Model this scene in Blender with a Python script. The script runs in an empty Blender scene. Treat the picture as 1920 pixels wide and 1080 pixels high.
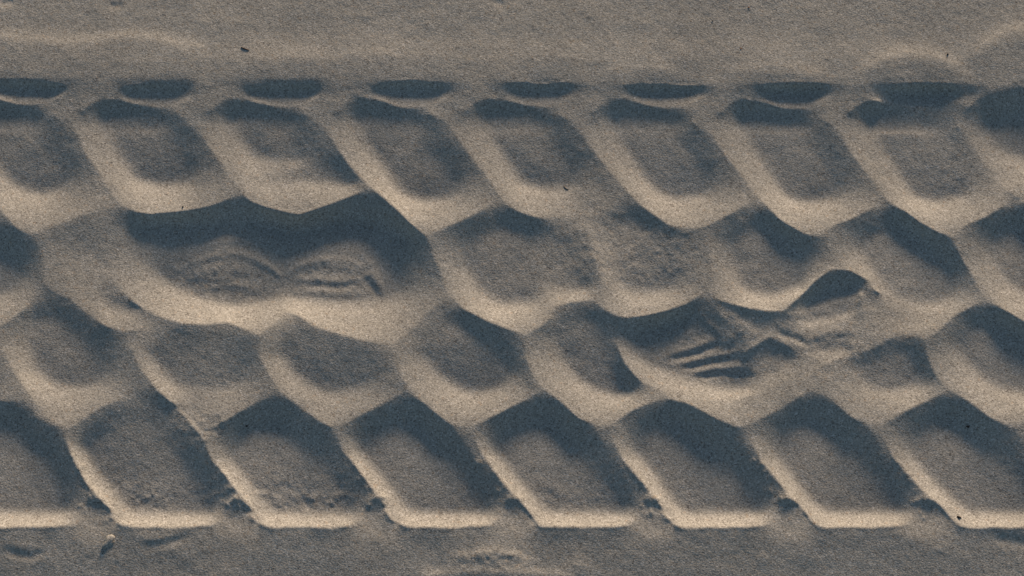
import bpy, math, random
import numpy as np
from mathutils import Vector

C = bpy.context.scene.collection
sc = bpy.context.scene
rng = np.random.default_rng(7)

# ------------------------------------------------------------------ camera geometry
TILT = math.radians(18.0)
DIST = 1.25
FPX = 50.0 / 36.0 * 1920          # focal length in photo pixels
S = 0.90 / 1920                   # metres per photo pixel at the aim point
CAM = np.array([0.0, -DIST * math.sin(TILT), DIST * math.cos(TILT)])
FWD = np.array([0.0, math.sin(TILT), -math.cos(TILT)])
UPV = np.array([0.0, math.cos(TILT), math.sin(TILT)])


def to_world(u, v, h):
    """photo pixel + height (in pixel units) -> ground position"""
    u = np.asarray(u, float); v = np.asarray(v, float); z = np.asarray(h, float) * S
    dx = (u - 960) / FPX
    dv = (540 - v) / FPX
    dy = FWD[1] + dv * UPV[1]
    dz = FWD[2] + dv * UPV[2]
    t = (z - CAM[2]) / dz
    return CAM[0] + t * dx, CAM[1] + t * dy


def to_px(x, y, z):
    rx = x - CAM[0]; ry = y - CAM[1]; rz = z - CAM[2]
    d = ry * FWD[1] + rz * FWD[2]
    w = ry * UPV[1] + rz * UPV[2]
    return 960 + FPX * rx / d, 540 - FPX * w / d


# ------------------------------------------------------------------ traced relief of the sand
def P(s):
    return np.array([[float(a) for a in t.split(',')] for t in s.split()])


LINES = []      # crest and foot lines, height in pixel units
FILLS = []      # floors: closed foot lines
CELLS = []      # outlines of the single imprints: (row, polygon)


def L(s):
    LINES.append(P(s))


def F(s):
    a = P(s)
    FILLS.append(a)


# flat sand above and below the track
L("-2600,-600,-10 4500,-600,-10"); L("-2600,-300,-6 4500,-300,-6")
L("-2600,-60,-1.6 4500,-60,-1.6")
L("-2600,60,-.9 330,60,-.9 900,66,-.9 1500,66,-.9 1700,80,-.9 1920,40,-.8 4500,40,-.8")
L("-2600,100,.6 400,104,.6 900,105,.8 1300,108,.6 1600,110,.6 1790,112,.6 1920,72,.6 4500,72,.6")
L("-2600,148,.5 150,148,.5 400,149,.5 640,150,.5 860,153,.5 1100,158,.5 1330,160,.5 1560,156,.5 1810,156,.5 1870,165,.5 1920,150,.5 4500,150,.5")
L("-2600,1014,-2.3 60,1012,-2.6 190,1016,-2.8 300,1019,-2 460,1012,-2.7 560,1010,-2.2 720,1014,-2.8 900,1017,-2 980,1012,-2.7 1250,1011,-2.6 1350,1010,-2 1480,1017,-2.6 1600,1012,-2.1 1900,1010,-2.7 4500,1014,-2.4")
L("-2600,1060,-4.6 4500,1060,-4.6")
L("-2600,1180,-10 4500,1180,-10")
L("-2600,1500,-16 4500,1500,-16")
FLAT = {id(a) for a in LINES}

# ---- row 1: shoulder pits and long slanted blocks
R1X = [(-92, -4, 0), (148, 0, 0), (385, 0, 0), (625, 0, 0), (865, 0, 0), (1104, 2, 0), (1343, 2, 1.2), (1585, 2, 2)]
jit = np.random.default_rng(21)
for x, dy, low in R1X:
    dx = x - 148
    jw, jh, jd = jit.uniform(.9, 1.12), jit.uniform(-4, 3), jit.uniform(.95, 1.25)
    def q(s, dx=dx, dy=dy, low=0, deep=1.0):
        a = P(s); a[:, 0] = (a[:, 0] - 295) * (jw if deep != 1 else 1) + 295 + dx; a[:, 1] += dy + jh * (a[:, 1] < 195)
        a[:, 2] = a[:, 2] * deep - low
        a[1:-1, 1] += jit.uniform(-2.6, 2.6, len(a) - 2); a[1:-1, 2] += jit.uniform(-.4, .4, len(a) - 2)
        return a
    # pit of the shoulder lug
    LINES.append(q("218,166,-1 240,160,-.8 300,157,-.8 350,160,-.8 372,168,-1"))
    FILLS.append(q("232,173,-5 262,171,-6 300,170,-6 352,172,-5.2 338,181,-6 300,184,-6.5 258,181,-6", low=low, deep=jd))
    # rib between pit and block
    LINES.append(q("205,174,-1 222,186,-2.3 245,193,-3.2 270,199,-4.2 300,202,-4.6 330,199,-4.2 348,188,-2.6 385,170,-1", low=low * .6))
    # top edge of the block
    LINES.append(q("154,210,-1 166,197,-.8 186,187,-.8 212,186,-1.2"))
    FILLS.append(q("186,222,-8.5 212,212,-9 245,214,-9 300,224,-9 312,232,-9.5 300,240,-10 212,242,-10", low=low))

CREST1 = [
    "-385,213,-2 -342,250,-1.6 -328,283,-1.6 -298,327,-2 -280,367,-2 -240,410,-1 -180,442,0",
    "-136,213,-2 -92,250,-1.6 -78,283,-1.6 -48,327,-2 -30,362,-2 0,393,-1 30,427,0 60,442,0",
    "100,213,-2 143,248,-1.6 157,283,-1.6 187,327,-2 206,362,-2 233,387,-1 257,398,0 283,402,0",
    "333,213,-2 377,247,-1.6 390,273,-1.6 410,300,-1.6 430,327,-2 450,357,-1.2 470,378,-1 500,390,-1 530,398,0 560,404,0",
    "567,213,-2 607,237,-1.6 620,257,-1.6 640,288,-1.6 657,313,-2 677,335,-1.5 703,358,-1.2 727,377,-1 753,403,0 773,423,0 797,442,0",
    "807,213,-2 847,237,-1.6 860,263,-1.6 880,290,-1.6 903,317,-2 927,350,-2 938,372,-2 953,385,-2 973,397,-2 1003,407,-2 1040,412,-4",
    "1050,215,-2 1090,243,-1.6 1103,270,-1.6 1127,300,-1.6 1153,333,-2 1179,362,-2 1200,383,-2 1227,403,-1 1257,423,-1 1285,428,-1 1317,428,0",
    "1300,230,-2 1333,250,-1.6 1347,273,-1.6 1370,303,-1.6 1393,333,-2 1413,365,-2 1440,387,-1 1460,410,0 1487,428,0 1513,440,0 1545,445,0",
    "1547,227,-2 1577,247,-1.6 1590,277,-1.6 1613,310,-1.6 1637,338,-2 1657,370,-2 1680,387,-1 1700,397,0 1720,413,0 1747,430,0 1785,446,0",
    "1795,235,-4 1815,262,-5 1840,300,-5.5 1870,335,-4.5 1895,362,-1.6 1920,378,-1 1950,400,0 2030,450,0",
]
for s in CREST1:
    L(s)
# lower edges of the row
L("-180,442,0 -120,420,0 -75,405,0 -30,370,-2")
L("60,442,0 80,433,0 117,418,0 160,402,0 187,388,-1 206,366,-3")
L("283,402,0 340,397,0 390,388,-1 427,373,-1.4 449,358,-1.6")
L("560,404,0 600,390,0 640,375,-1 670,362,-1.2 692,354,-1.4")
L("797,442,0 837,425,0 873,410,0 907,392,-1 937,371,-3")
L("1040,412,-4 1090,412,-4 1123,403,-3.4 1153,392,-3 1180,380,-3")
L("1317,428,0 1347,412,0 1377,397,0 1397,383,-1 1413,366,-3")
L("1560,423,0 1597,410,0 1630,393,-1 1657,378,-3")
L("1545,445,0 1560,423,0"); L("1785,446,0 1810,423,0")
L("1810,423,0 1847,407,0 1880,387,-1 1915,374,-3")
L("2030,450,0 2060,425,0 2100,405,0 2150,370,-3")
SHOULDER = {id(a) for a in LINES + FILLS if a[:, 1].max() < 246 and np.ptp(a[:, 0]) < 600 and a[:, 0].max() < 1800 and len(a) in (4, 5, 7, 8)}
# floors of the row: from the top shade down to the foot of the lit wall
F1 = "208,252,-7 285,250,-7 334,288,-7.2 356,318,-8.2 345,342,-10 300,348,-11.6 262,340,-11.4 231,295,-9"
for x in (-92, 148, 625, 865, 1104, 1343, 1585):
    a = P(F1); a[:, 0] += x - 148
    k = {-92: (0, 14), 625: (0, 28), 865: (0, 5), 1104: (4, 24), 1343: (10, 32), 1585: (10, 30)}.get(x, (0, 0))
    low = a[:, 1] > 300; a[:, 2] *= jit.uniform(.92, 1.08); a[:, 1:2] += jit.uniform(-3, 3, (len(a), 1))
    a[low, 1] += k[1]; a[low, 0] += k[1] * .6
    FILLS.append(a)
F("452,252,-7.2 528,250,-7.2 550,280,-8 560,298,-8.5 520,302,-9.5 478,295,-9.5")
L("545,318,-7 590,312,-6.5 640,318,-6"); L("505,345,-6.5 590,338,-7.5 660,345,-6")
# far right hollow
F("1850,228,-9 1930,212,-10 1990,225,-10 1990,300,-12 1930,298,-12 1880,285,-10.5")
L("1812,205,-2 1835,184,-1 1865,174,0 1905,165,0 1990,160,0")
L("1780,235,-6 1800,215,-4 1818,200,-2")
L("1880,335,-5 1910,352,-2.5 1990,356,-2")

# ---- row 2
L("-150,480,-8 -60,600,-3 10,618,-2")
F("-80,470,-10 0,475,-10 35,510,-9 25,545,-9 -20,560,-10 -60,520,-10")
L("60,442,0 72,462,-1.2 84,487,-1.6 80,520,-2 92,545,-2")
L("92,545,-2 135,565,-2 168,590,-2 200,612,0 240,624,0 262,618,0 285,602,-2")
L("130,470,-3.4 160,510,-4 190,545,-4.4")
F("165,470,-4.4 192,495,-5 200,530,-4 205,566,-4.6 190,560,-4.4")
L("205,578,-5 260,580,-4.4")
# long shoe print
F("285,500,-9.4 330,470,-9.6 380,455,-11 430,445,-10.8 480,448,-10.8 520,462,-11.2 560,472,-10.8 620,470,-11.6 690,478,-13 745,505,-13.2 748,545,-12.8 705,568,-12.8 620,572,-13 560,560,-12.2 530,550,-12 500,563,-13.2 440,574,-14 375,560,-14 320,530,-13")
L("250,430,-6.6 300,422,-8.8 400,422,-11.6 480,415,-11.6 560,432,-11.8 640,420,-14 700,425,-14.5 770,452,-11")
L("192,505,-4.4 225,542,-3.2 258,574,-1.4 300,595,0 345,607,1 390,608,0 425,604,0 455,615,1 485,629,2")
L("485,629,2 515,607,0 538,583,-3")
L("538,583,-3 560,592,-1 590,612,0 640,628,1 690,640,1 736,648,1")
L("736,648,1 770,620,-1 800,590,-1.6 838,548,-1.8")
L("797,442,0 812,475,-1.2 826,510,-1.6 838,548,-1.8")
L("838,548,-1.8 870,580,-1 920,605,0 985,629,1")
# b
F("878,455,-6.6 950,420,-7.4 1000,435,-6.6 1060,470,-6.4 1065,520,-6.6 1005,535,-8 990,570,-10 940,572,-10 902,548,-10 876,500,-8.6")
L("985,629,1 1015,612,0 1032,596,-1 1037,576,-2 1068,567,-2 1108,562,-2")
L("1040,543,-7 1100,543,-7")
L("1100,425,-2.4 1108,460,-2.6 1120,500,-2.8 1128,535,-2.6 1110,562,-2")
# c
F("1160,422,-6.4 1195,412,-6 1240,438,-3.8 1280,480,-3.4 1278,520,-4.4 1255,545,-7 1190,550,-7.4 1162,530,-7.2 1152,475,-6.4")
L("1110,562,-2 1140,585,-1 1175,598,0 1215,592,0 1255,582,0 1290,566,-1 1318,545,-2")
L("1317,428,-1 1330,465,-1.2 1335,510,-1.4 1322,543,-2")
# d
F("1372,455,-6.6 1425,425,-7.2 1470,445,-7 1505,490,-7 1500,540,-7.8 1450,556,-8.4 1400,548,-8.4 1380,500,-7.8")
L("1318,545,-2 1350,563,-1 1400,577,0 1440,583,0 1470,582,0")
L("1470,582,0 1500,555,0 1530,525,-.4 1562,503,-.4")
L("1545,445,0 1562,478,-1.5 1568,500,-2")
# e
F("1622,445,-7 1680,425,-8.2 1735,458,-8.6 1780,510,-8 1780,560,-8 1740,570,-8.6 1680,562,-7.6 1640,510,-8 1612,470,-7.4")
L("1562,503,-.4 1595,508,-.6 1622,522,-1.6 1650,545,-6 1690,575,-6")
L("1690,605,-5 1715,620,-1 1735,635,0 1760,620,0 1785,595,-1")
L("1785,446,0 1797,475,-1.3 1820,510,-1.8 1835,540,-1.5 1850,563,-2")
L("1785,595,-1 1815,578,-1 1850,562,-2")
# f
F("1860,450,-8.5 1920,425,-10 1970,480,-11 1980,560,-10 1940,565,-10 1890,530,-10 1862,490,-9")
L("1850,562,-2 1890,585,0 1920,603,0 1990,625,1 2050,600,0 2090,560,-2")
L("2030,450,0 2050,490,-5 2090,560,-2")

# ---- row 3
L("-40,625,0 0,614,-1 45,580,-2 62,556,-3 85,547,-3 110,552,-3")
L("85,547,-3 112,556,-3 135,566,-3")
F("70,594,-7 108,598,-7 165,645,-6.6 195,690,-6.5 180,722,-8 120,728,-9.5 70,700,-9.5 52,645,-7.5")
L("-10,632,-2 5,660,-1.4 25,695,-1.6 50,735,-1 80,775,-1 105,797,0 128,805,0")
L("-40,740,-5 0,752,-1 50,755,-1 72,785,-1 105,800,0")
L("128,805,0 155,788,-1 185,765,-1 215,752,-1 255,747,-2 300,752,-2")
L("245,625,-2 246,655,0 262,690,0 290,725,.3 318,755,.2 345,775,-1.6 378,820,0")
F("305,650,-2.2 400,642,-1.5 440,662,-2 460,692,-2.8 440,722,-4.8 340,728,-5.4 318,715,-5 288,670,-4")
L("378,820,-1 400,803,-1 415,793,0 450,772,0 495,745,-.5 525,738,0")
L("485,629,2 482,660,1 500,695,.6 520,728,.4 530,738,0 565,765,-1 600,790,.6 625,802,1")
F("552,632,-1.8 640,672,-1.4 680,690,-2.2 700,712,-3 665,732,-4.6 610,738,-5.8 562,710,-5.4 528,668,-4")
L("625,802,0 645,795,0 700,766,0 740,745,-.6 765,732,-.4")
L("736,648,1 738,680,.4 758,715,.3 765,732,-.4 800,760,-1 840,793,0 875,802,0")
F("815,642,-4.5 850,602,-5 885,615,-5.5 930,662,-5 955,700,-6.5 930,730,-9 880,735,-10.5 830,710,-9.5 800,672,-6.5")
L("875,802,0 895,796,0 950,767,0 990,748,-.6 1020,730,-.4")
L("985,629,1 984,665,.3 1000,705,.2 1020,730,-.4 1050,752,-1 1085,785,0 1130,801,0")
F("1060,602,-4.5 1115,600,-5.5 1130,635,-6 1150,690,-8 1180,735,-9.5 1140,738,-10.5 1090,715,-10 1050,670,-7.5 1040,630,-5.5")
L("1130,801,0 1148,794,0 1190,766,0 1220,755,-1 1250,747,-2")
# short shoe print
L("1318,545,-1 1285,572,-.8 1240,588,-.8 1200,597,-1.2 1170,604,-1.8")
F("1190,630,-8 1235,614,-9.4 1278,604,-9 1292,600,-8 1335,632,-7.2 1382,672,-7.2 1375,705,-9 1400,722,-9.6 1370,732,-9.8 1300,714,-9.8 1240,694,-9.6 1198,668,-8.6")
L("1155,640,-4 1170,680,-3.5 1200,715,-2.8 1250,738,-2.2 1310,748,-2.6 1375,752,-3.2 1430,735,-2.6 1480,712,-2.4 1530,688,-2.4 1560,676,-2.6 1598,668,-2.4")
F("1405,672,-5.6 1440,656,-5.8 1480,668,-5.2 1462,690,-5.4 1432,706,-6 1415,700,-6")
L("1352,574,-3.2 1378,590,-3.4 1412,600,-3 1455,604,-2.4")
L("1397,662,-4 1420,646,-3 1442,635,-2.8 1470,646,-2.6 1502,662,-2.8"); L("1302,588,-6.4 1335,612,-5.6 1365,642,-5.6")
L("1322,574,-3.6 1345,590,-3.2 1375,612,-3.2 1402,640,-3.2")
F("1508,575,-7 1540,550,-8 1600,540,-7 1606,560,-7.2 1560,574,-7.8 1520,590,-7.6")
L("1470,582,0 1480,600,-2 1498,622,-3 1515,640,-3.2 1550,636,-3.2 1592,624,-3.4 1606,585,-4.2 1612,550,-3.4")
F("1530,655,-5 1565,646,-5.2 1585,642,-5.2 1590,658,-5 1560,662,-5")
L("1602,632,-3.2 1600,650,-3 1598,668,-2.4")
L("1622,540,-3 1632,535,-3 1650,548,-3"); L("1625,565,-4.6 1645,562,-4.6 1670,590,-4.6 1700,600,-4.4")
L("1598,668,-2.4 1640,652,-1.6 1660,638,-1.4 1690,628,-1.6 1735,635,0")
L("1250,747,-1.2 1290,756,-.5 1340,783,.8 1380,801,1.2 1405,797,.5 1440,778,0 1470,762,-1 1500,742,-.5 1525,730,-1")
L("1525,730,-1 1512,705,-1.5 1530,684,-2.2")
F("1610,690,-5 1660,662,-4 1700,658,-4.4 1720,690,-6 1725,720,-7 1680,733,-7.5 1630,728,-6.6")
L("1735,635,0 1738,662,-.8 1752,700,-1.2 1770,720,-1 1785,733,-1 1820,755,-1 1860,785,0 1903,803,0")
L("1525,730,-1 1560,750,-1 1600,785,0 1650,800,0")
L("1650,800,0 1700,770,0 1745,748,-1 1780,732,-1")
F("1830,610,-7 1880,615,-9 1940,650,-9 1980,700,-10 1960,735,-10 1890,735,-10 1830,700,-9.5 1800,655,-8")
L("1903,803,0 1960,770,0 2000,750,-1 2030,735,-3")

# ---- row 4: outer blocks
R4 = [
    # left crest, right crest, floor
    ("-140,810,-1 -125,850,-2 -95,905,-2 -60,945,-1 -45,975,-1 -25,986,0", "115,803,0 132,845,-1 150,890,-2 160,925,-3 152,962,-3 142,984,-1"),
    ("118,808,0 130,848,-1 160,905,-1 185,932,-1 203,952,-1 213,975,-1 230,986,0", "382,822,0 400,862,-2 420,900,-2 430,930,-3 418,967,-3 402,984,-1"),
    ("380,822,0 402,868,-1 440,915,-1 462,945,-1 480,978,-1 502,988,0", "625,802,0 650,855,-2 675,900,-2 690,930,-3 682,967,-3 665,986,-1"),
    ("628,808,0 648,852,-1 690,905,-1 715,940,-1 735,973,-1 758,986,0", "848,797,0 895,865,-2 925,905,-3 945,935,-3 940,966,-3 922,984,-1"),
    ("885,806,0 902,850,-1 940,902,-1 975,940,-1 998,972,-1 1012,987,0", "1112,797,0 1155,865,-2 1185,905,-3 1205,938,-3 1198,967,-3 1182,985,-1"),
    ("1142,806,0 1165,858,-1 1205,905,-1 1235,945,-1 1255,975,-1 1272,988,0", "1382,802,0 1410,860,-2 1440,905,-3 1460,940,-3 1452,967,-3 1438,985,-1"),
    ("1400,808,0 1425,862,-1 1465,910,-1 1498,948,-1 1518,975,-1 1538,988,0", "1628,800,0 1665,860,-2 1695,905,-3 1718,940,-3 1712,967,-3 1698,985,-1"),
    ("1650,808,0 1678,860,-1 1725,915,-1 1765,950,-1 1785,975,-1 1802,988,0", "1903,803,0 1930,860,-2 1960,905,-3 1985,940,-3 1978,967,-3 1965,985,-1"),
]
R4TOP = ["", "215,795,-4.6 280,790,-5", "460,808,-8 520,792,-9", "705,815,-8 772,785,-9", "955,812,-8 1028,785,-9",
         "1210,810,-8 1272,795,-9", "1468,812,-8 1528,785,-9", "1725,810,-8 1785,785,-9"]
for (a, b), tp in zip(R4, R4TOP):
    L(a); L(b)
    A = P(a); B = P(b)
    top = P(tp) if tp else np.array([[-70., 805, -8], [20, 800, -8]])
    # floor: close to the lit left wall, far from the shaded right wall
    foot = [top[0], top[1], top[1] + [22, 30, -.5],
            [B[1][0] - 50, B[1][1] + 8, -7], [B[2][0] - 46, B[2][1] + 5, -7.4], [B[3][0] - 42, 935, -8], [B[4][0] - 28, 962, -9],
            [A[-1][0] + 14, 965, -10], [A[3][0] + 29, A[3][1] - 2, -9.8], [A[2][0] + 28, A[2][1] - 4, -9.3], [A[1][0] + 31, A[1][1] - 4, -8.6]]
    foot = np.array(foot, float); foot[2:, 2] *= jit.uniform(.9, 1.1); foot[2:, :2] += jit.uniform(-3, 3, (len(foot) - 2, 2))
    FILLS.append(foot)
    n_ = 9; xs_ = np.linspace(A[-1][0], B[-1][0], n_)
    lip = np.stack([xs_, np.interp(xs_, [A[-1][0], A[-1][0] + 30, B[-1][0] - 30, B[-1][0]], [A[-1][1], 988, B[-1][1] + 3, B[-1][1]]) + jit.uniform(-2, 2, n_), jit.uniform(-.5, .3, n_)], 1)
    lip[0] = A[-1]; lip[-1] = B[-1]
    LINES.append(lip)
    # notch past the right end of the block and the crumb above it
    nx = B[-3][0] + 22
    FILLS.append(np.array([[nx - 10, 953, -3.4], [nx + 14, 952, -3.4], [nx + 36, 978, -3.2], [nx + 20, 992, -2.4], [nx - 14, 986, -2.8]] + np.array([[jit.uniform(-4, 4), jit.uniform(-3, 3), jit.uniform(-.3, .3)] for _ in range(5)])))
    LINES.append(np.array([[nx - 26, 941, -1.8], [nx - 8, 935 + jit.uniform(-5, 5), jit.uniform(-1.5, .2)], [nx + 8, 935 + jit.uniform(-5, 5), jit.uniform(-1.4, .2)]]))
# top edge of the second outer block is broken down
L("300,752,-2.4 345,772,-3.4 372,795,-3 390,815,-.2");

# strokes: small ridges (+) and grooves (-) added on top: (points, height, half width)
STROKES = []


def K(s, amp, w):
    STROKES.append((P(s), amp, w))


# arcs of pushed-up sand above the track: step up along the line, fading back below
ARCS = []


def ARC(s, amp, w, back):
    ARCS.append((P(s), amp, w, back))


ARC("-200,70 0,67 65,76 130,76 200,72 245,66 290,71 330,82 400,92", 2.2, 9, 40)
ARC("-200,110 0,112 120,118 330,120 500,105 640,112 760,100 900,115 1000,105 1120,112", 1.2, 16, 60)
ARC("1110,140 1150,132 1200,126 1250,128 1290,138", 1.6, 10, 26)
ARC("1350,142 1400,132 1440,125 1480,126 1520,135 1570,142", 2.0, 10, 30)
ARC("1590,142 1625,125 1660,108 1700,98 1740,103 1790,120 1830,135", 2.8, 10, 34)
ARC("1810,100 1850,78 1880,62 1920,52 2000,52 2100,70", 3.0, 11, 50)
ARC("430,120 480,112 540,108 600,112 650,124", 1.2, 12, 40)
ARC("820,1058 870,1042 920,1034 960,1040 1010,1058", 3.6, 11, 30)
ARC("760,1085 830,1076 900,1072 1000,1074 1100,1082", 3.2, 10, 30)
ARC("1040,1062 1080,1060 1130,1070", 2.2, 10, 30)
ARC("-40,1022 20,1020 60,1025 95,1035", 1.0, 12, 16)
ARC("230,1010 290,1012 350,1000", 1.0, 10, 12)
# ribs inside the long print
K("360,490 420,470 480,480 520,505", 0.54, 8); K("345,520 410,505 470,510", 0.41, 7)
K("480,488 505,500 528,520", 1.17, 5); K("528,520 560,500 600,492 640,498 680,510", 0.72, 7)
K("560,525 620,528 670,530 695,515 712,545", 0.90, 6); K("585,545 640,552 690,548", 0.58, 6)
K("600,585 660,592 700,588", 0.58, 6); K("690,490 705,515 715,545", 0.81, 6)
K("365,478 405,456 447,450 490,462 520,480", .45, 5); K("345,500 395,482 450,478 490,486", .45, 5); K("372,540 430,534 480,540", .4, 6)
K("556,500 600,486 650,488 690,502", .6, 5); K("575,532 640,538 676,528", -.7, 5); K("680,520 700,540 712,562", -.8, 5); K("600,570 660,576 705,566", .5, 6)
# fan of ribs in the short print
for s, a in (("1250,676 1303,664 1352,646", -1.1), ("1280,691 1333,679 1384,672", -1.2), ("1307,708 1351,702 1414,705", -1.1),
             ("1250,664 1300,652 1345,634", .7), ("1275,684 1325,670 1375,660", .8), ("1300,699 1345,691 1400,688", .85), ("1230,654 1280,640 1330,622", -.4)):
    K(s, a, 4.2)
K("1300,580 1330,606 1363,640", .5, 4); K("1333,578 1370,592 1404,628", .9, 8); K("1400,660 1425,641 1443,634 1472,644", .8, 5)
K("1454,622 1485,634 1518,646", -1.0, 5); K("1518,645 1550,634 1588,630", -.9, 5); K("1596,640 1600,665", .8, 5)
K("1500,588 1550,576 1612,556", 1.1, 6); K("1500,606 1560,596 1605,580", -1.0, 6); K("1640,545 1636,582", -.5, 9); K("1612,545 1618,600", .5, 5)
# thin slides and dents in the open sand
K("10,1034 40,1042 60,1044 85,1034", -1.1, 6); K("270,1026 310,1020 360,1004", -.8, 6); K("205,12 230,10", -.9, 5); K("925,4 945,8", -.9, 5)
K("1860,1006 1920,1018 1980,1016", -1.2, 8); K("0,6 25,2", -1.2, 6)
# crumbs slid into the gaps between the outer blocks
cr = np.random.default_rng(5)
for a_, b_ in R4:
    B_ = P(b_)
    for k in range(9):
        t = cr.random(); i_ = 1 + int(cr.random() * 2.9)
        c_ = B_[i_] + (B_[i_ + 1] - B_[i_]) * t
        x_ = c_[0] + cr.normal(9, 9); y_ = c_[1] + cr.normal(0, 6)
        STROKES.append((np.array([[x_ - 3, y_ + 1], [x_ + 3, y_ - 1]]), cr.uniform(.4, 1.0), cr.uniform(3, 5)))


# ------------------------------------------------------------------ solve the relief on a metric grid
G = 0.001
X0, X1, Y0, Y1 = -1.0, 1.0, -0.42, 0.42
NX = int(round((X1 - X0) / G)) + 1
NY = int(round((Y1 - Y0) / G)) + 1
fix = np.zeros((NY, NX)); cnt = np.zeros((NY, NX))


def plot(x, y, h):
    i = np.round((y - Y0) / G).astype(int); j = np.round((x - X0) / G).astype(int)
    ok = (i >= 0) & (i < NY) & (j >= 0) & (j < NX)
    np.add.at(fix, (i[ok], j[ok]), h[ok]); np.add.at(cnt, (i[ok], j[ok]), 1)


def draw(a, close=False):
    if close:
        a = np.vstack([a, a[:1]])
    x, y = to_world(a[:, 0], a[:, 1], a[:, 2])
    for k in range(len(a) - 1):
        n = int(math.hypot(x[k + 1] - x[k], y[k + 1] - y[k]) / (G * .5)) + 2
        t = np.linspace(0, 1, n)
        plot(x[k] + (x[k + 1] - x[k]) * t, y[k] + (y[k + 1] - y[k]) * t, a[k, 2] + (a[k + 1, 2] - a[k, 2]) * t)


ALL = [(a, False) for a in LINES] + [(a, True) for a in FILLS]
# the track goes on to both sides of the picture: repeat typical blocks there
PITCH_PX = 239.5
for k in (-5, -4, -3, -2, -1, 1, 2, 3, 4, 5):
    pass
RELIEF = 2.0
for a, c in ALL:
    a[:, 2] *= 1.3 if id(a) in FLAT else 1.4 if id(a) in SHOULDER else RELIEF
    draw(a, c)


def pitch_copy(a, close, n):
    """copy traced lines by n tread pitches, true to scale on the ground"""
    x, y = to_world(a[:, 0], a[:, 1], a[:, 2])
    u, v = to_px(x + n * PITCH, y, a[:, 2] * S)
    b = a.copy(); b[:, 0] = u; b[:, 1] = v
    draw(b, close)


xa, ya = to_world(100, 213, 0); xb, yb = to_world(1050, 215, 0)
PITCH = float(xb - xa) / 4
for a, c in ALL:
    um, vm = a[:, 0].mean(), a[:, 1].mean()
    if np.ptp(a[:, 0]) > 600 or vm < 140 or vm > 1000:
        continue
    if 1300 - (vm - 213) * .0 < um < 1300 + 245 * 1.06 and not (560 < vm < 700 and um < 1500):
        for n in (2, 3, 4, 5):
            if n * 240 + um > 2150:
                pitch_copy(a, c, n)
    if 810 < um < 1065:
        for n in (-8, -7, -6, -5, -4):
            if n * 245 + um < -150:
                pitch_copy(a, c, n)

m = cnt > 0
fix[m] /= cnt[m]


def solve(fixv, mask, h0, its):
    h = h0.copy(); h[mask] = fixv[mask]
    for _ in range(its):
        p = np.pad(h, 1, mode='edge')
        n = .25 * (p[:-2, 1:-1] + p[2:, 1:-1] + p[1:-1, :-2] + p[1:-1, 2:])
        h += 1.0 * (n - h)
        h[mask] = fixv[mask]
    return h


def coarsen(f, mk):
    H, W = f.shape
    H2, W2 = (H + 1) // 2, (W + 1) // 2
    ff = np.zeros((H2 * 2, W2 * 2)); mm = np.zeros((H2 * 2, W2 * 2))
    ff[:H, :W] = np.where(mk, f, 0); mm[:H, :W] = mk
    ff = ff.reshape(H2, 2, W2, 2).sum((1, 3)); mm = mm.reshape(H2, 2, W2, 2).sum((1, 3))
    return np.where(mm > 0, ff / np.maximum(mm, 1), 0), mm > 0


def upsample(h, shape):
    H, W = shape
    yi = np.clip((np.arange(H) - .5) / 2, 0, h.shape[0] - 1); xi = np.clip((np.arange(W) - .5) / 2, 0, h.shape[1] - 1)
    y0 = np.floor(yi).astype(int); x0 = np.floor(xi).astype(int)
    y1 = np.minimum(y0 + 1, h.shape[0] - 1); x1 = np.minimum(x0 + 1, h.shape[1] - 1)
    fy = (yi - y0)[:, None]; fx = (xi - x0)[None]
    return (h[y0][:, x0] * (1 - fy) * (1 - fx) + h[y0][:, x1] * (1 - fy) * fx + h[y1][:, x0] * fy * (1 - fx) + h[y1][:, x1] * fy * fx)


pyr = [(fix, m)]
for _ in range(6):
    pyr.append(coarsen(*pyr[-1]))
h = np.full(pyr[-1][0].shape, -5.0)
for lev in range(6, -1, -1):
    f, mk = pyr[lev]
    if h.shape != f.shape:
        h = upsample(h, f.shape)
    h = solve(f, mk, h, 300 if lev > 1 else 60 if lev else 30)


def blur(a, s):
    r = int(3 * s + .5); k = np.exp(-.5 * (np.arange(-r, r + 1) / s) ** 2); k /= k.sum()
    p = np.pad(a, ((r, r), (0, 0)), mode='edge')
    a = sum(k[i] * p[i:i + a.shape[0]] for i in range(2 * r + 1))
    p = np.pad(a, ((0, 0), (r, r)), mode='edge')
    return sum(k[i] * p[:, i:i + a.shape[1]] for i in range(2 * r + 1))


BL1, BL2 = 1.1, 3.8
hs = blur(h, BL1); hb = blur(h, BL2)
# crests stay crisp, hollows are rounded
convex = np.clip((h - hb) / 1.6, 0, 1)
convex = blur(convex, 1.5)
H = hb * (1 - convex) + hs * convex

gx = X0 + np.arange(NX) * G
gy = Y0 + np.arange(NY) * G
XX, YY = np.meshgrid(gx, gy)
UU, VV = to_px(XX, YY, H * S)
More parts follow.
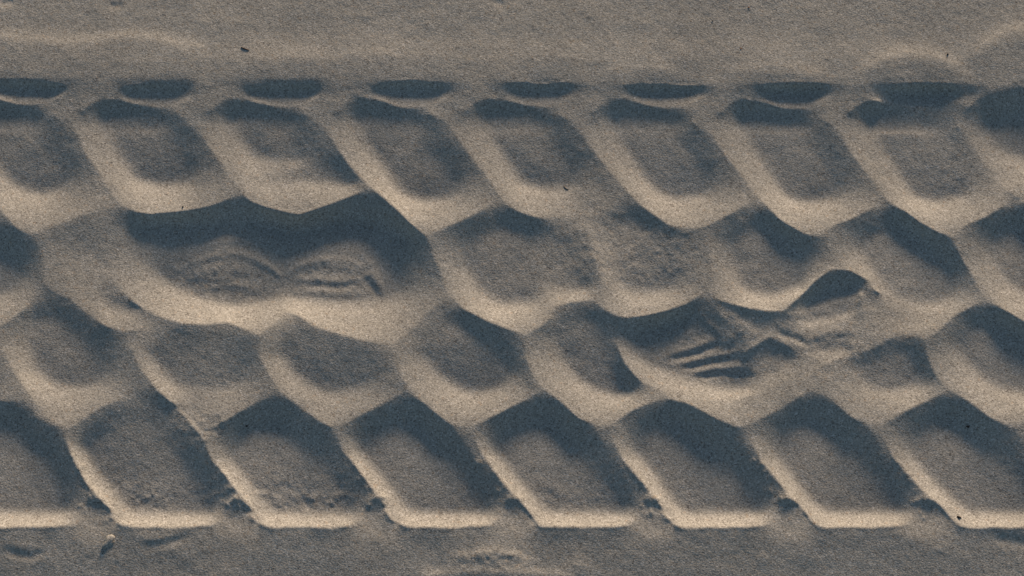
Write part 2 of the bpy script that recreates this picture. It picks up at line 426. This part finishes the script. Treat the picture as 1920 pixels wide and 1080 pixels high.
# px-space additions
for a, amp, w, back in ARCS:
    vl = np.interp(UU, a[:, 0], a[:, 1])
    e = np.clip((UU - a[0, 0]) / 50, 0, 1) * np.clip((a[-1, 0] - UU) / 50, 0, 1)
    e = e * e * (3 - 2 * e)
    d = VV - vl; w *= 1.6; amp *= 1.5
    H += amp * e / (1 + np.exp(-d / (w * .5))) * np.exp(-np.clip(d, 0, None) / back) * 1.25
for a, amp, w in STROKES:
    lo = a.min(0) - 4 * w; hi = a.max(0) + 4 * w
    box = (UU > lo[0]) & (UU < hi[0]) & (VV > lo[1]) & (VV < hi[1])
    u = UU[box]; v = VV[box]; best = np.full(u.shape, 1e9); tt = np.zeros(u.shape)
    nseg = len(a) - 1
    for k in range(nseg):
        dx, dy = a[k + 1] - a[k]; l2 = dx * dx + dy * dy
        t = np.clip(((u - a[k, 0]) * dx + (v - a[k, 1]) * dy) / l2, 0, 1)
        d = np.hypot(u - a[k, 0] - t * dx, v - a[k, 1] - t * dy)
        b = d < best; best[b] = d[b]; tt[b] = (k + t[b]) / nseg
    env = np.minimum(1, np.minimum(tt, 1 - tt) * 4 + .35)
    H[box] += 1.4 * amp * env * np.exp(-.5 * (best / w) ** 2)


def vnoise(shape, cell, seed):
    r = np.random.default_rng(seed)
    ny = int(shape[0] / cell) + 3; nx = int(shape[1] / cell) + 3
    g = r.standard_normal((ny, nx))
    yi = np.arange(shape[0]) / cell; xi = np.arange(shape[1]) / cell
    y0 = yi.astype(int); x0 = xi.astype(int); fy = (yi - y0); fx = (xi - x0)
    fy = (fy * fy * (3 - 2 * fy))[:, None]; fx = (fx * fx * (3 - 2 * fx))[None]
    return (g[y0][:, x0] * (1 - fy) * (1 - fx) + g[y0][:, x0 + 1] * (1 - fy) * fx + g[y0 + 1][:, x0] * fy * (1 - fx) + g[y0 + 1][:, x0 + 1] * fy * fx)


H += .45 * vnoise(H.shape, 40, 1) + .22 * vnoise(H.shape, 17, 2) + .13 * vnoise(H.shape, 8, 3) + .09 * vnoise(H.shape, 4, 4) + .04 * vnoise(H.shape, 2.3, 5)
rough = np.zeros_like(H)
for u_, v_, ru, rv, am in ((1400, 640, 250, 90, .28), (500, 520, 230, 60, .28), (1180, 470, 150, 70, .3), (380, 800, 60, 25, .5), (920, 1050, 90, 22, .5), (300, 330, 900, 40, 0)):
    rough += am * np.exp(-(((UU - u_) / ru) ** 2 + ((VV - v_) / rv) ** 2) ** 2)
rough += .4 * np.exp(-((VV - 935) / 40) ** 2) * np.clip(vnoise(H.shape, 60, 11), 0, 1.2)
H += rough * (.9 * vnoise(H.shape, 7, 12) + .6 * vnoise(H.shape, 4, 13) + .3 * vnoise(H.shape, 2.3, 14))
# ease to flat sand at the ends of the solved strip
edge = np.minimum(np.minimum(XX - X0, X1 - XX) / .06, np.minimum(YY - Y0, Y1 - YY) / .06)
edge = np.clip(edge, 0, 1)
H = H * edge + (-8) * (1 - edge)
Z = H * S


def sample(x, y):
    j = np.clip((x - X0) / G, 0, NX - 1.001); i = np.clip((y - Y0) / G, 0, NY - 1.001)
    j0 = j.astype(int); i0 = i.astype(int); fj = j - j0; fi = i - i0
    return Z[i0, j0] * (1 - fi) * (1 - fj) + Z[i0, j0 + 1] * (1 - fi) * fj + Z[i0 + 1, j0] * fi * (1 - fj) + Z[i0 + 1, j0 + 1] * fi * fj


# ------------------------------------------------------------------ materials
def sand_material():
    mat = bpy.data.materials.new('sand'); mat.use_nodes = True
    nt = mat.node_tree; N = nt.nodes; K_ = nt.links
    b = N['Principled BSDF']; b.inputs['Roughness'].default_value = .95
    b.inputs['Specular IOR Level'].default_value = .15
    tc = N.new('ShaderNodeTexCoord')
    vor = N.new('ShaderNodeTexVoronoi'); vor.inputs['Scale'].default_value = 1100
    K_.new(tc.outputs['Object'], vor.inputs['Vector'])
    sep = N.new('ShaderNodeSeparateColor'); K_.new(vor.outputs['Color'], sep.inputs[0])
    ramp = N.new('ShaderNodeValToRGB'); cr = ramp.color_ramp
    cr.elements[0].position = 0; cr.elements[0].color = (.19, .172, .15, 1)
    cr.elements[1].position = 1; cr.elements[1].color = (.60, .575, .53, 1)
    e = cr.elements.new(.14); e.color = (.305, .291, .257, 1)
    e = cr.elements.new(.5); e.color = (.385, .367, .323, 1)
    e = cr.elements.new(.88); e.color = (.455, .436, .387, 1)
    K_.new(sep.outputs[0], ramp.inputs[0])
    big = N.new('ShaderNodeTexNoise'); big.inputs['Scale'].default_value = 14; big.inputs['Detail'].default_value = 5
    K_.new(tc.outputs['Object'], big.inputs['Vector'])
    mr = N.new('ShaderNodeMapRange'); mr.inputs[1].default_value = .3; mr.inputs[2].default_value = .7
    mr.inputs[3].default_value = .93; mr.inputs[4].default_value = 1.07
    K_.new(big.outputs['Fac'], mr.inputs[0])
    mul = N.new('ShaderNodeMix'); mul.data_type = 'RGBA'; mul.blend_type = 'MULTIPLY'; mul.inputs[0].default_value = 1
    K_.new(ramp.outputs[0], mul.inputs[6]); K_.new(mr.outputs[0], mul.inputs[7])
    # scattered coarser grains, dark and pale
    v2 = N.new('ShaderNodeTexVoronoi'); v2.inputs['Scale'].default_value = 520
    K_.new(tc.outputs['Object'], v2.inputs['Vector'])
    s2 = N.new('ShaderNodeSeparateColor'); K_.new(v2.outputs['Color'], s2.inputs[0])
    g2 = N.new('ShaderNodeValToRGB'); g2.color_ramp.interpolation = 'CONSTANT'
    g2.color_ramp.elements[0].position = 0; g2.color_ramp.elements[0].color = (.35, .32, .32, 1)
    g2.color_ramp.elements[1].position = .009; g2.color_ramp.elements[1].color = (1, 1, 1, 1)
    e = g2.color_ramp.elements.new(.965); e.color = (1.0, .82, .66, 1)
    e = g2.color_ramp.elements.new(.985); e.color = (1.35, 1.38, 1.42, 1)
    K_.new(s2.outputs[1], g2.inputs[0])
    m2 = N.new('ShaderNodeMix'); m2.data_type = 'RGBA'; m2.blend_type = 'MULTIPLY'; m2.inputs[0].default_value = .4
    K_.new(mul.outputs[2], m2.inputs[6]); K_.new(g2.outputs[0], m2.inputs[7])
    K_.new(m2.outputs[2], b.inputs['Base Color'])
    no = N.new('ShaderNodeTexNoise'); no.inputs['Scale'].default_value = 740; no.inputs['Detail'].default_value = 2.5
    K_.new(tc.outputs['Object'], no.inputs['Vector'])
    bp = N.new('ShaderNodeBump'); bp.inputs['Strength'].default_value = .55; bp.inputs['Distance'].default_value = .0006
    K_.new(no.outputs['Fac'], bp.inputs['Height'])
    K_.new(bp.outputs[0], b.inputs['Normal'])
    return mat


SAND = sand_material()


def plain(name, col, rough=.8):
    mat = bpy.data.materials.new(name); mat.use_nodes = True
    nt = mat.node_tree; b = nt.nodes['Principled BSDF']
    no = nt.nodes.new('ShaderNodeTexNoise'); no.inputs['Scale'].default_value = 900; no.inputs['Detail'].default_value = 3
    ra = nt.nodes.new('ShaderNodeValToRGB')
    ra.color_ramp.elements[0].color = (*[c * .6 for c in col], 1); ra.color_ramp.elements[1].color = (*[c * 1.5 for c in col], 1)
    nt.links.new(no.outputs['Fac'], ra.inputs[0]); nt.links.new(ra.outputs[0], b.inputs['Base Color'])
    b.inputs['Roughness'].default_value = rough
    return mat


# ------------------------------------------------------------------ the ground as one continuous surface
def axis(lo, hi, step, far):
    a = list(np.arange(lo, hi + step * .5, step))
    s = step; x = a[-1]; right = []
    while x < far:
        s = min(s * 1.12, 4); x += s; right.append(x)
    s = step; x = a[0]; left = []
    while x > -far:
        s = min(s * 1.12, 4); x -= s; left.append(x)
    return np.array(left[::-1] + a + right)


MX = axis(-0.50, 0.50, .0009, 40); MY = axis(-0.30, 0.32, .0009, 40)
GX, GY = np.meshgrid(MX, MY)
inside = (GX >= X0) & (GX <= X1) & (GY >= Y0) & (GY <= Y1)
GZ = np.where(inside, sample(GX, GY), -8 * S)
dzdx = np.gradient(GZ, axis=1) / np.gradient(GX, axis=1)
dzdy = np.gradient(GZ, axis=0) / np.gradient(GY, axis=0)
NRM = np.stack([-dzdx, -dzdy, np.ones_like(GZ)], -1); NRM /= np.linalg.norm(NRM, axis=-1, keepdims=True)
nyv, nxv = GX.shape
VERT = np.stack([GX, GY, GZ], -1).reshape(-1, 3).astype(np.float32)
NRMF = NRM.reshape(-1, 3).astype(np.float32)
ii, jj = np.meshgrid(np.arange(nyv - 1), np.arange(nxv - 1), indexing='ij')
v0 = (ii * nxv + jj).reshape(-1)
QUADS = np.stack([v0, v0 + 1, v0 + nxv + 1, v0 + nxv], -1)
cx = .25 * (GX[:-1, :-1] + GX[1:, 1:] + GX[:-1, 1:] + GX[1:, :-1]).reshape(-1)
cy = .25 * (GY[:-1, :-1] + GY[1:, 1:] + GY[:-1, 1:] + GY[1:, :-1]).reshape(-1)
cz = .25 * (GZ[:-1, :-1] + GZ[1:, 1:] + GZ[:-1, 1:] + GZ[1:, :-1]).reshape(-1)
CU, CV = to_px(cx, cy, cz)
far = (np.abs(cx) > 1.0) | (np.abs(cy) > .42)
REGION = np.zeros(len(QUADS), int)


def inpoly(poly):
    p = np.asarray(poly, float)
    lo = p.min(0); hi = p.max(0)
    idx = np.nonzero((CU > lo[0]) & (CU < hi[0]) & (CV > lo[1]) & (CV < hi[1]) & ~far)[0]
    u = CU[idx]; v = CV[idx]; r = np.zeros(len(idx), bool)
    n = len(p)
    for k in range(n):
        x1, y1 = p[k]; x2, y2 = p[(k + 1) % n]
        if y1 == y2:
            continue
        c = ((y1 > v) != (y2 > v)) & (u < (x2 - x1) * (v - y1) / (y2 - y1) + x1)
        r ^= c
    return idx[r]


def mesh_object(name, faces, parent=None):
    used, inv = np.unique(QUADS[faces], return_inverse=True)
    inv = inv.reshape(-1, 4)
    me = bpy.data.meshes.new(name)
    me.vertices.add(len(used)); me.vertices.foreach_set('co', VERT[used].reshape(-1))
    nf = len(inv)
    me.loops.add(nf * 4); me.loops.foreach_set('vertex_index', inv.reshape(-1).astype(np.int32))
    me.polygons.add(nf); me.polygons.foreach_set('loop_start', (np.arange(nf) * 4).astype(np.int32))
    me.update(calc_edges=True); me.validate()
    me.polygons.foreach_set('use_smooth', np.ones(nf, bool))
    me.normals_split_custom_set_from_vertices(NRMF[used].tolist())
    me.materials.append(SAND)
    o = bpy.data.objects.new(name, me); C.objects.link(o)
    if parent is not None:
        o.parent = parent
    return o


def Q(s):
    return [tuple(float(a) for a in t.split(',')) for t in s.split()]


# outlines of the prints in the track (photo pixels, along the crests)
def crest_cell(k):
    """outline of a block of the first row between two traced crests"""
    return CREST1[k], CREST1[k + 1]


def pts(s):
    return P(s)[:, :2]


ROW1 = []
for k in range(len(CREST1) - 1):
    lft = pts(CREST1[k]); rgt = pts(CREST1[k + 1])
    if k == 6 - 0 and False:
        continue
    # walk down the left crest, along the lower edge, back up the right crest
    cut = rgt[:max(4, np.argmax(rgt[:, 1] > lft[:, 1].max() - 75))] if len(rgt) > 6 else rgt
    ROW1.append(np.vstack([lft, cut[::-1]]))
ROW2 = [
    Q("-180,446 -75,408 -30,372 0,397 58,446 84,490 80,520 92,548 40,585 -60,602 -150,560"),
    Q("62,446 117,421 200,380 235,392 250,430 230,470 195,505 225,545 262,580 282,603 240,622 200,610 168,588 95,548 82,520 88,490"),
    Q("802,444 873,413 937,375 973,400 1040,415 1096,420 1120,500 1128,535 1106,559 1037,573 1030,595 985,626 920,602 840,548 828,510"),
    Q("1100,420 1153,395 1180,384 1200,386 1257,426 1315,431 1328,465 1333,510 1316,541 1255,579 1175,595 1112,560 1132,535 1124,500"),
    Q("1320,430 1377,400 1415,370 1460,413 1543,448 1560,478 1556,502 1528,522 1468,579 1400,574 1322,545 1338,510 1334,465"),
    Q("1562,426 1630,396 1659,382 1700,400 1783,449 1797,475 1833,540 1846,560 1783,594 1735,632 1690,605 1640,535 1600,505 1568,498 1550,450"),
    Q("1812,426 1880,390 1918,378 2030,452 2090,560 1990,622 1920,600 1852,560 1820,510 1790,452"),
]
ROW3 = [
    Q("3,617 45,583 85,550 135,568 200,613 240,625 245,650 262,690 290,725 300,749 255,744 185,762 128,802 105,796 50,734 5,660"),
    Q("250,626 285,605 345,610 425,607 483,630 480,660 498,695 522,735 450,769 378,816 345,772 292,724 264,690 248,652"),
    Q("488,631 538,588 590,615 690,643 734,650 736,680 756,715 761,732 700,763 625,798 565,762 522,727 502,695 485,660"),
    Q("739,650 800,593 838,552 920,608 983,631 982,665 998,705 1016,730 950,764 875,799 800,757 760,714 741,680"),
    Q("988,631 1032,599 1037,580 1108,565 1168,602 1156,640 1172,680 1202,716 1246,741 1190,763 1130,798 1050,749 1002,704 987,665"),
    Q("1600,671 1640,655 1660,641 1690,631 1733,638 1736,662 1750,700 1780,731 1700,767 1650,797 1600,782 1528,727 1515,705 1532,686"),
    Q("1738,638 1785,598 1850,565 1920,606 1990,628 2000,700 2030,735 1960,768 1903,800 1820,752 1754,700 1740,662"),
]
LONG_LEFT = Q("212,395 283,405 390,391 447,362 500,393 545,405 545,470 528,520 545,560 536,585 515,605 485,626 455,612 425,602 345,604 300,592 262,572 228,542 195,503 232,470 252,430")
LONG_RIGHT = Q("548,405 560,407 640,378 692,360 727,380 795,445 812,475 826,510 836,548 770,618 736,645 640,625 590,609 538,581 547,560 530,520 547,470")
SHORT_LEFT = Q("1172,608 1240,586 1285,570 1318,548 1375,574 1468,586 1480,602 1498,624 1500,660 1480,700 1430,730 1375,749 1310,746 1250,736 1202,713 1174,680 1158,640")
SHORT_RIGHT = Q("1472,584 1502,557 1532,527 1562,506 1622,525 1660,560 1690,605 1690,626 1660,636 1600,664 1530,678 1502,662 1500,622 1482,600")


def claim(poly):
    """faces of the surface inside an outline that no other print has taken yet"""
    i = inpoly(poly); i = i[REGION[i] == 0]; REGION[i] = 1
    return i


def leaf(name, faces, parent):
    return mesh_object(name, faces, parent) if len(faces) > 400 else None


def empty(name, u, v, label, cat, group=None):
    o = bpy.data.objects.new(name, None); C.objects.link(o); o.empty_display_size = .02
    o['label'] = label; o['category'] = cat
    if group:
        o['group'] = group
    return o


long_print = empty('shoe_print', 500, 510, 'long deep shoe print with rounded smooth hollow under a wide dark shadow', 'shoe print', 'shoe prints across the tyre track')
leaf('sole_hollow', claim(LONG_LEFT), long_print)
leaf('heel_hollow', claim(LONG_RIGHT), long_print)
short_print = empty('shoe_print', 1400, 640, 'shorter shallow shoe print with fanned fine ribs and crumpled ridges', 'shoe print', 'shoe prints across the tyre track')
leaf('sole_hollow', claim(SHORT_LEFT), short_print)
leaf('heel_hollow', claim(SHORT_RIGHT), short_print)

track = empty('tyre_track', 960, 560, 'broad tyre track of slanted tread blocks pressed into the sand', 'tyre track')
for poly in ROW2 + ROW3:
    leaf('tread_imprint', claim(poly), track)
for a_, b_ in R4:
    A_ = pts(a_); B_ = pts(b_)
    i_ = [k for k in range(len(R4)) if R4[k][0] == a_][0]
    tops = {0: [(72, 786), (50, 757), (0, 754), (-60, 760)], 1: [(340, 768), (300, 755), (255, 750), (215, 755), (155, 790)], 2: [(565, 767), (528, 741), (495, 748), (415, 795)],
            3: [(800, 762), (765, 736), (700, 768), (645, 797)], 4: [(1085, 787), (1050, 754), (1020, 733), (950, 769), (895, 797)],
            5: [(1340, 787), (1290, 758), (1250, 750), (1190, 768), (1150, 795)], 6: [(1600, 787), (1560, 752), (1525, 733), (1470, 764), (1408, 797)],
            7: [(1860, 787), (1820, 757), (1780, 735), (1700, 772), (1655, 798)]}[i_]
    leaf('tread_imprint', claim(np.vstack([A_, B_[::-1], np.array(tops)])), track)
for poly in ROW1:
    leaf('tread_imprint', claim(poly), track)
for x, dy, low in R1X:
    dx = x - 148
    a_ = pts("214,168,0 240,161,0 300,158,0 350,161,0 374,169,0 348,188,0 330,198,0 300,201,0 270,198,0 245,192,0 222,184,0"); a_[:, 0] += dx; a_[:, 1] += dy
    leaf('shoulder_notch', claim(a_), track)
# the pressed ridges and gaps left between the imprints
leaf('ridges', claim(Q("-1200,152 140,152 640,154 1100,160 1560,160 1870,168 1920,155 3200,155 3200,990 1700,991 900,990 140,990 -1200,990")), track)
rest = np.nonzero(REGION == 0)[0]
mesh_object('sand', rest)['kind'] = 'structure'


# ------------------------------------------------------------------ small bits lying on the sand
def ground(u, v):
    x, y = to_world(u, v, 0)
    for _ in range(4):
        z = float(sample(np.array([x]), np.array([y]))[0])
        x, y = to_world(u, v, z / S)
    return float(x), float(y), z


DARK = plain('dark_husk', (.022, .016, .012)); BARK = plain('bark', (.07, .035, .018)); BLACKBIT = plain('black_grit', (.012, .012, .013)); AMBER = plain('amber_grain', (.34, .14, .045))
br = random.Random(4)


def bit(name, u, v, size, mat, label, cat, group=None, ang=0., rough=.3, seed=0):
    """a small irregular crumb: size = (length, width, height) in metres, half sunk into the sand"""
    import bmesh
    bm = bmesh.new(); bmesh.ops.create_icosphere(bm, subdivisions=3, radius=.5)
    rr = random.Random(seed + 17)
    ph = [(rr.uniform(2, 6), rr.uniform(0, 6), Vector((rr.uniform(-1, 1), rr.uniform(-1, 1), rr.uniform(-1, 1)))) for _ in range(7)]
    for q_ in bm.verts:
        k = 1 + rough * sum(math.sin(f * (q_.co.dot(d_) * 2) + p_) for f, p_, d_ in ph) / 4
        q_.co *= k
        q_.co = Vector((q_.co.x * size[0], q_.co.y * size[1] * (1 - .5 * q_.co.x * rr.uniform(.9, 1.1)), q_.co.z * size[2]))
    me = bpy.data.meshes.new(name); bm.to_mesh(me); bm.free()
    me.polygons.foreach_set('use_smooth', [True] * len(me.polygons))
    me.materials.append(mat)
    o = bpy.data.objects.new(name, me); C.objects.link(o)
    x, y, z = ground(u, v)
    o.scale = (BITS, BITS, BITS) if mat != SAND else (1, 1, 1)
    o.location = (x, y, z + size[2] * .15); o.rotation_euler = (0, 0, math.radians(ang))
    o['label'] = label; o['category'] = cat
    if group:
        o['group'] = group
    return o


def twig(name, pts_, rad, mat, label, cat):
    """a thin bent stalk along photo pixels, tapering to both ends, lying on the sand"""
    n = 8; V_ = []; Fc = []
    ctr = [Vector(ground(u, v)) + Vector((0, 0, rad * .6)) for u, v in pts_]
    base = ctr[len(ctr) // 2].copy()
    for k, c_ in enumerate(ctr):
        t_ = (ctr[min(k + 1, len(ctr) - 1)] - ctr[max(k - 1, 0)]).normalized()
        s_ = t_.cross(Vector((0, 0, 1))).normalized(); u_ = s_.cross(t_)
        r_ = rad * (.35 + .65 * math.sin(math.pi * (k + .4) / (len(ctr) - .2)))
        for j in range(n):
            w_ = 2 * math.pi * j / n
            V_.append(c_ - base + s_ * (r_ * math.cos(w_)) + u_ * (r_ * math.sin(w_)))
    for k in range(len(ctr) - 1):
        for j in range(n):
            Fc.append((k * n + j, k * n + (j + 1) % n, (k + 1) * n + (j + 1) % n, (k + 1) * n + j))
    Fc.append(tuple(range(n))[::-1]); Fc.append(tuple((len(ctr) - 1) * n + j for j in range(n)))
    me = bpy.data.meshes.new(name); me.from_pydata(V_, [], Fc); me.update()
    me.polygons.foreach_set('use_smooth', [True] * len(me.polygons)); me.materials.append(mat)
    o = bpy.data.objects.new(name, me); C.objects.link(o); o.location = base
    o['label'] = label; o['category'] = cat
    return o


mm = .001; BITS = .75
twig('bark_sliver', [(452, 88.5), (455, 90), (459, 91.5), (463, 93), (467, 94)], 0.55 * mm, BARK, 'reddish brown sliver of bark on the smooth sand above the notched track edge', 'bark')
twig('stalk', [(1057, 349), (1059, 352), (1062, 354.5), (1066, 355.5)], .38 * mm, DARK, 'tiny dark curved stalk lying inside a slanted imprint of the upper row', 'stalk')
bit('seed_husk', 1798, 970, (4.6 * mm, 2.6 * mm, 2.4 * mm), DARK, 'dark brown seed husk on the bright lower rim of an outer imprint', 'seed', ang=-15, seed=3)
bit('grit', 343, 388, (2.2 * mm, 1.8 * mm, 1.8 * mm), BLACKBIT, 'black grit on the bright rim above the long shoe print', 'grit', 'dark specks of grit on the sand', ang=10, seed=5)
bit('grit', 1777, 102, (2.6 * mm, 1.9 * mm, 1.8 * mm), BLACKBIT, 'black grit on open sand above the track beside a pale curved bulge', 'grit', 'dark specks of grit on the sand', ang=30, seed=6)
bit('grit', 463, 799, (1.9 * mm, 1.7 * mm, 1.5 * mm), BLACKBIT, 'tiny black grit at the shaded top of an outer imprint', 'grit', 'dark specks of grit on the sand', seed=7)
bit('grit', 1815, 800, (4.2 * mm, 2.6 * mm, 2.2 * mm), DARK, 'larger dark crumb in the shade at the top of an outer imprint', 'grit', 'dark specks of grit on the sand', ang=20, seed=8)
bit('grit', 1336, 39, (1.6 * mm, 1.3 * mm, 1.2 * mm), BLACKBIT, 'very small black grit on the open sand near an orange grain', 'grit', 'dark specks of grit on the sand', seed=9)
bit('orange_grain', 1404, 14, (1.9 * mm, 1.6 * mm, 1.4 * mm), AMBER, 'orange grain highest up on the open sand', 'grain', 'orange grains on the sand', seed=10)
bit('orange_grain', 1389, 91, (1.6 * mm, 1.4 * mm, 1.2 * mm), AMBER, 'orange grain just above the notched edge of the track', 'grain', 'orange grains on the sand', seed=11)
bit('sand_clod', 204, 1016, (13 * mm, 9 * mm, 2.8 * mm), SAND, 'pale rounded clod of sand lying below the track', 'sand clod', ang=8, rough=.45, seed=12)

# ------------------------------------------------------------------ sky, sun, camera
SUN_EL = math.radians(10.4)
SUN_AZ = math.radians(15.0)       # to the right of "up" in the picture
w = bpy.data.worlds.new('World'); sc.world = w; w.use_nodes = True
nt = w.node_tree
sky = nt.nodes.new('ShaderNodeTexSky'); sky.sky_type = 'NISHITA'; sky.sun_disc = False
sky.sun_elevation = SUN_EL; sky.sun_rotation = SUN_AZ; sky.ozone_density = 1.3; sky.dust_density = .5
bg = nt.nodes['Background']; bg.inputs['Strength'].default_value = .084
nt.links.new(sky.outputs[0], bg.inputs['Color'])
sd = bpy.data.lights.new('sun', 'SUN'); sd.energy = 4.9; sd.angle = math.radians(10); sd.color = (1, .775, .585)
so = bpy.data.objects.new('sun', sd); C.objects.link(so)
d = Vector((math.sin(SUN_AZ) * math.cos(SUN_EL), math.cos(SUN_AZ) * math.cos(SUN_EL), math.sin(SUN_EL)))
so.rotation_euler = d.to_track_quat('Z', 'Y').to_euler(); so.location = d * 5

cd = bpy.data.cameras.new('camera'); cd.lens = 50; cd.sensor_width = 36; cd.clip_start = .01; cd.clip_end = 500
co = bpy.data.objects.new('camera', cd); C.objects.link(co)
co.location = CAM; co.rotation_euler = (TILT, 0, 0)
sc.camera = co
sc.view_settings.view_transform = 'Standard'; sc.view_settings.look = 'None'
sc.view_settings.exposure = .27; sc.view_settings.gamma = 1
